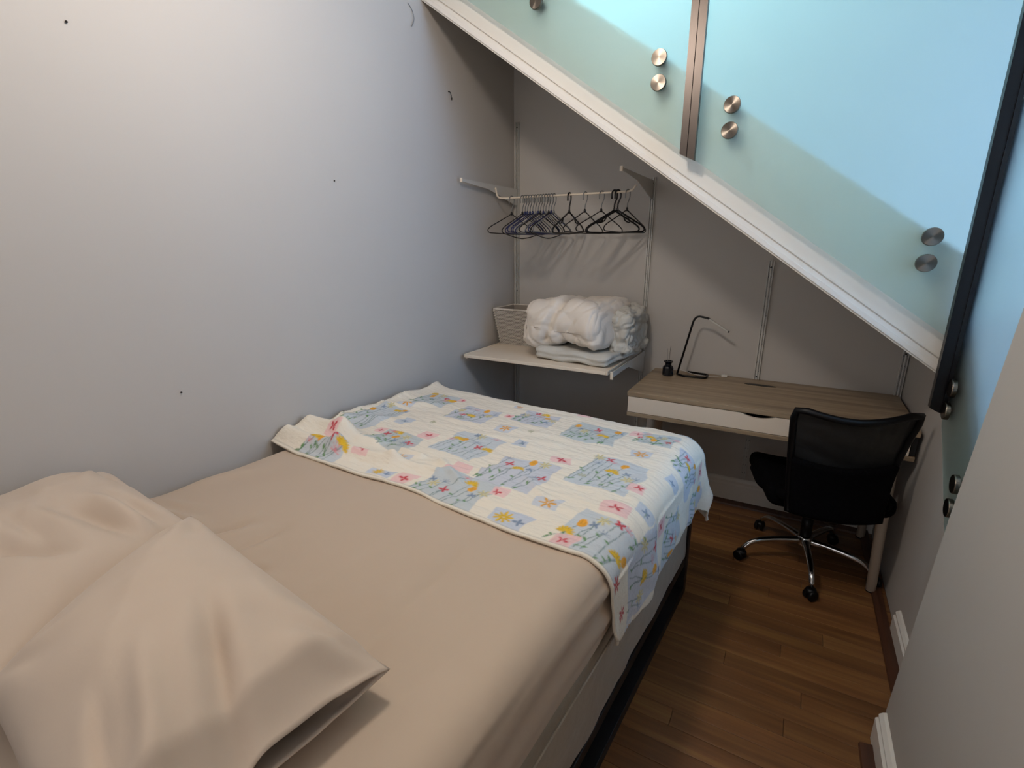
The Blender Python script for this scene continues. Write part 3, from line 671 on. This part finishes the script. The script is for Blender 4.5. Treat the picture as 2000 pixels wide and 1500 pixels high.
# ------------------------------------------------------------------ wicker basket
bk = thing('wicker_basket', 'grey white wicker basket at the left end of the shelf', 'basket', (.160, -.165, .8545))
def bring(t, off=0):
    hw = .116+.030*t+off; hd = .100+.030*t+off; return hw, hd
walls = bmesh.new(); lo = bring(0, -.006); hi = bring(1, -.006)
c0 = [(-lo[0], -lo[1], 0), (lo[0], -lo[1], 0), (lo[0], lo[1], 0), (-lo[0], lo[1], 0)]; c1 = [(-hi[0], -hi[1], .222), (hi[0], -hi[1], .222), (hi[0], hi[1], .222), (-hi[0], hi[1], .222)]
a = [walls.verts.new(p) for p in c0]; b = [walls.verts.new(p) for p in c1]; walls.faces.new(a[::-1])
for i in range(4): walls.faces.new((a[i], a[(i+1) % 4], b[(i+1) % 4], b[i]))
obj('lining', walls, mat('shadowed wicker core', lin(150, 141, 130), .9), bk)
wv = bmesh.new(); NR = 27
for k in range(NR):
    t = k/(NR-1); hw, hd = bring(t); z = .004+.214*t; pts = []
    for (ax, ay, bx, by) in ((-hw, -hd, hw, -hd), (hw, -hd, hw, hd), (hw, hd, -hw, hd), (-hw, hd, -hw, -hd)):
        L_ = math.hypot(bx-ax, by-ay); n = max(4, int(L_/.009)); nx, ny = (by-ay)/L_, -(bx-ax)/L_
        for i in range(n):
            q = i/n; o_ = .0036*(1 if (i+k) % 2 else -1); pts.append((ax+(bx-ax)*q+nx*o_, ay+(by-ay)*q+ny*o_, z))
    tube(wv, pts, .0029, 4, closed=True)
q = obj('weave', wv, WICKER, bk, False); q['kind'] = 'stuff'
hw, hd = bring(1.02); obj('rim', T(fillet([(0, -hd, .222), (hw, -hd, .222), (hw, hd, .222), (-hw, hd, .222), (-hw, -hd, .222), (0, -hd, .222)], .02, 4), .006, 6), WICKER, bk, True)

# ------------------------------------------------------------------ duvet and quilt on the shelf
def dqu(p, n):
    k = .010*noise.noise(Vector((p.x*9, p.y*9, p.z*30)))+.007*math.sin(p.z*150+4*noise.noise(Vector((p.x*6, p.y*6, 0))))*(1-abs(n.z))
    return p+n*k
b = pad(.44, .46, .065, .03, 60, 60, 12, dqu)
for v in b.verts: v.co.z += -.0+.012*noise.noise(Vector((v.co.x*6, v.co.y*6, 2)))*(v.co.z/.065)
qt = obj('folded_quilt', b, QUILTG, None, True, loc=(.665, -.335, .857)); qt.rotation_euler = (0, 0, math.radians(-6)); tag(qt, 'thin pale quilt folded flat underneath the white duvet on the shelf', 'quilt')
def ridge(v): return 1-min(1, abs(noise.noise(v))*3.2)
def ddu(p, n):
    x, y, z = p
    t = z/.27
    warp = Vector((noise.noise(Vector((x*3, y*3, z*3+8))), 0, noise.noise(Vector((x*3+5, y*3, z*3)))))*.06
    q0 = Vector((x, y, z))+warp
    k = .022*noise.noise(Vector((x*3.5, y*3.5, z*4+1)))
    k -= .020*ridge(Vector((q0.x*5.5, q0.y*3, q0.z*2.2+3)))+.010*ridge(Vector((q0.x*4+9, q0.y*6, q0.z*9)))+.006*ridge(Vector((q0.x*15, q0.y*8, q0.z*10)))
    d, _ = seg_d(x, z, .02, .34, -.07, .05); k -= .030*math.exp(-(d/.022)**2)*(1 if n.y < .3 else .3)
    q = p+n*k
    q.x -= .02*(1-t)
    if z > .13: q.z -= .050*(max(0, -(x+.05))/.22)**1.4
    q.y -= .045*math.sin(PI*min(1, max(0, t*.9)))*(1 if y < 0 else 0)
    if z < .1 and y < 0: q.z += .02*math.sin(x*14+1)
    return q
b = pad(.50, .44, .28, .075, 110, 70, 60, ddu)
dv = obj('duvet', b, DUVET, None, True, loc=(.595, -.325, .912)); dv.rotation_euler = (0, 0, math.radians(-4)); tag(dv, 'thick white duvet folded into a puffy bundle on the shelf', 'duvet')
def dbl(p, n):
    k = .018*noise.noise(Vector((p.x*9, p.y*9, p.z*9)))-.016*ridge(Vector((p.x*8, p.y*9, p.z*14)))-.010*ridge(Vector((p.x*20, p.y*20, p.z*26)))
    return p+n*k
b = pad(.13, .38, .25, .045, 30, 60, 44, dbl)
bb = obj('rolled_mattress_cover', b, QUILTG, None, True, loc=(.865, -.25, .885)); tag(bb, 'crumpled pale grey quilted cover stuffed at the right of the white duvet', 'cover')

# ================================================================== OFFICE CHAIR
CR = math.radians(14)
ch = thing('office_chair', 'black mesh-back swivel chair on a chrome five-star base at the desk', 'chair', (1.818, -.462, 0), CR)
base_angles = [math.radians(a)-CR for a in (-83, -155, 133, 61, -11)]
for a in base_angles:
    c_, s_ = math.cos(a), math.sin(a)
    P = lambda r, z: (r*c_, r*s_, z)
    bm = T(smoothpath([P(.02, .118), P(.09, .118), (P(.17, .112)), P(.235, .096), P(.272, .062)], 5), [.017, .017, .0165, .016, .0155, .015, .0148, .0146, .0143, .014, .0138, .0136, .0134, .0132, .013, .0128, .0126, .0124, .0122, .012, .012], 10)
    obj('base_arm', bm, CHROME, ch, True)
    cs = bmesh.new(); lathe(cs, [(.006, .045), (.006, .068)], 8, .278*c_, .278*s_)
    lathe(cs, [(.002, .053), (.019, .050), (.024, .04), (.023, .03), (.012, .026)], 14, .278*c_, .278*s_)
    ca = obj('caster', cs, BLKPL, ch, True)
    for off in (-.013, .013):
        wb = bmesh.new(); lathe(wb, [(.018, -.009), (.0235, -.006), (.0245, 0), (.0235, .006), (.018, .009)], 20)
        bmesh.ops.rotate(wb, verts=wb.verts[:], cent=(0, 0, 0), matrix=Matrix.Rotation(PI/2, 3, 'Y')); bmesh.ops.rotate(wb, verts=wb.verts[:], cent=(0, 0, 0), matrix=Matrix.Rotation(a+.6, 3, 'Z'))
        wh = obj('wheel', wb, BLKPL, ca, True); wh.location = (.283*c_+off*math.cos(a+.6), .283*s_+off*math.sin(a+.6), .0246)
bm = bmesh.new(); lathe(bm, [(.03, .095), (.034, .10), (.034, .135), (.026, .145)], 20); obj('hub', bm, CHROME, ch, True)
bm = bmesh.new(); lathe(bm, [(.024, .146), (.024, .24), (.014, .241), (.014, .345)], 18); obj('gas_column', bm, BLKPL, ch, True)
obj('tilt_mechanism', B(-.075, .075, -.10, .10, .335, .372, bev=.008), BLKPL, ch)
def dseat(p, n):
    q = Vector(p)
    if n.z > .3: q.z += -.012*math.cos(p.x*9)*math.cos(p.y*7)+.006
    if p.y > .15: q.z -= .25*(p.y-.15)
    q.z += .35*p.x*p.x
    return q
b = pad(.48, .46, .085, .04, 30, 30, 8, dseat); o = obj('seat', b, BLKFAB, ch, True, loc=(0, .0, .365))
def backpt(a, t):   # a in -1..1 across, t 0..1 up
    zt = .857-.030*(1-a*a)*1.0+(.012*a if a > 0 else 0)
    z = .40+(zt-.40)*t
    hwid = .165+.045*t**1.5+(.0 if t < .9 else 0)
    if t > .9: hwid -= .010*((t-.9)/.1)**3
    if t > .9 and abs(a) > .85: z -= .012*((abs(a)-.85)/.15)**2*((t-.9)/.1)
    x = a*hwid-.006
    y = -.265-.045*(1-a*a)-.05*t+.03*math.sin(PI*t)
    return Vector((x, y, z))
bm = bmesh.new(); gridmesh(bm, 26, 26, lambda a, b: backpt(a*2-1, b)+Vector((0, .002*math.sin(b*40+a*9), 0))); o = obj('back_netting', bm, NET, ch, True)
loop = [backpt(-1, t/10) for t in range(0, 11)]+[backpt(-1+2*k/12, 1) for k in range(1, 12)]+[backpt(1, 1-t/10) for t in range(0, 11)]+[backpt(1-2*k/10, 0) for k in range(1, 10)]
obj('back_frame', T(loop, .014, 8, closed=True), BLKPL, ch, True)
bm = bmesh.new(); gridmesh(bm, 18, 14, lambda a, b: backpt((a*2-1)*.97, .0+b*.52)+Vector((0, -.012, 0))); o = obj('back_cushion', bm, BLKFAB, ch, True); mo = o.modifiers.new('t', 'SOLIDIFY'); mo.thickness = .03; mo.offset = 0
for sx in (-1, 1):
    obj('side_wing', T(smoothpath([backpt(sx, .12), Vector((sx*.20, -.20, .44)), Vector((sx*.235, -.08, .425)), Vector((sx*.24, .06, .43))], 5), .022, 10), BLKFAB, ch, True)
obj('back_support', T(smoothpath([(0, -.05, .352), (0, -.20, .345), (0, -.275, .375), (0, -.295, .42)], 5), .018, 8), BLKPL, ch, True)

# ================================================================== SMALL THINGS ON THE WALLS
def nail(y, z, lab):
    bm = bmesh.new(); lathe(bm, [(.0012, 0), (.0012, .003), (.003, .0033), (.0026, .005)], 10); bmesh.ops.rotate(bm, verts=bm.verts[:], cent=(0, 0, 0), matrix=Matrix.Rotation(PI/2, 3, 'Y'))
    o = obj('nail', bm, GAPD, None); o.location = (0, y, z); tag(o, lab, 'nail')
nail(-2.229, 1.981, 'dark nail head high on the left wall near the top corner of the view')
nail(-1.445, 1.70, 'dark nail head in the middle of the left wall')
nail(-2.133, 1.017, 'dark nail head low on the left wall above the pillows')
hk = obj('wall_hook', T(smoothpath([(0, -.668, 2.19), (.012, -.668, 2.185), (.016, -.664, 2.165), (.02, -.668, 2.15), (.026, -.674, 2.158)], 4), .002, 6), GAPD, None, True); tag(hk, 'tiny dark wire hook on the left wall near the sloping trim', 'hook')
wr = obj('wall_scribble', T(smoothpath([(.001, -.945, 2.47), (.006, -.925, 2.45), (.008, -.915, 2.42), (.006, -.925, 2.395), (.004, -.93, 2.385)], 4), .0016, 6), HGREY, None, True); tag(wr, 'short thin curled pencil scribble on the left wall just below the trim end', 'mark')  # pencil scribble on the wall, modelled as a thin tube
# ceiling lamp that lights the room (behind the view's top edge)
cl = thing('ceiling_lamp', 'round white ceiling rose with bare bulb holder', 'lamp', (LAMP[0], LAMP[1], 2.75))
bm = bmesh.new(); lathe(bm, [(.03, -.03), (.05, -.01), (.05, 0)], 20); obj('ceiling_rose', bm, WHITE, cl)
obj('pendant', T([(0, 0, -.03), (0, 0, -.075)], .012, 10), WHITE, cl)
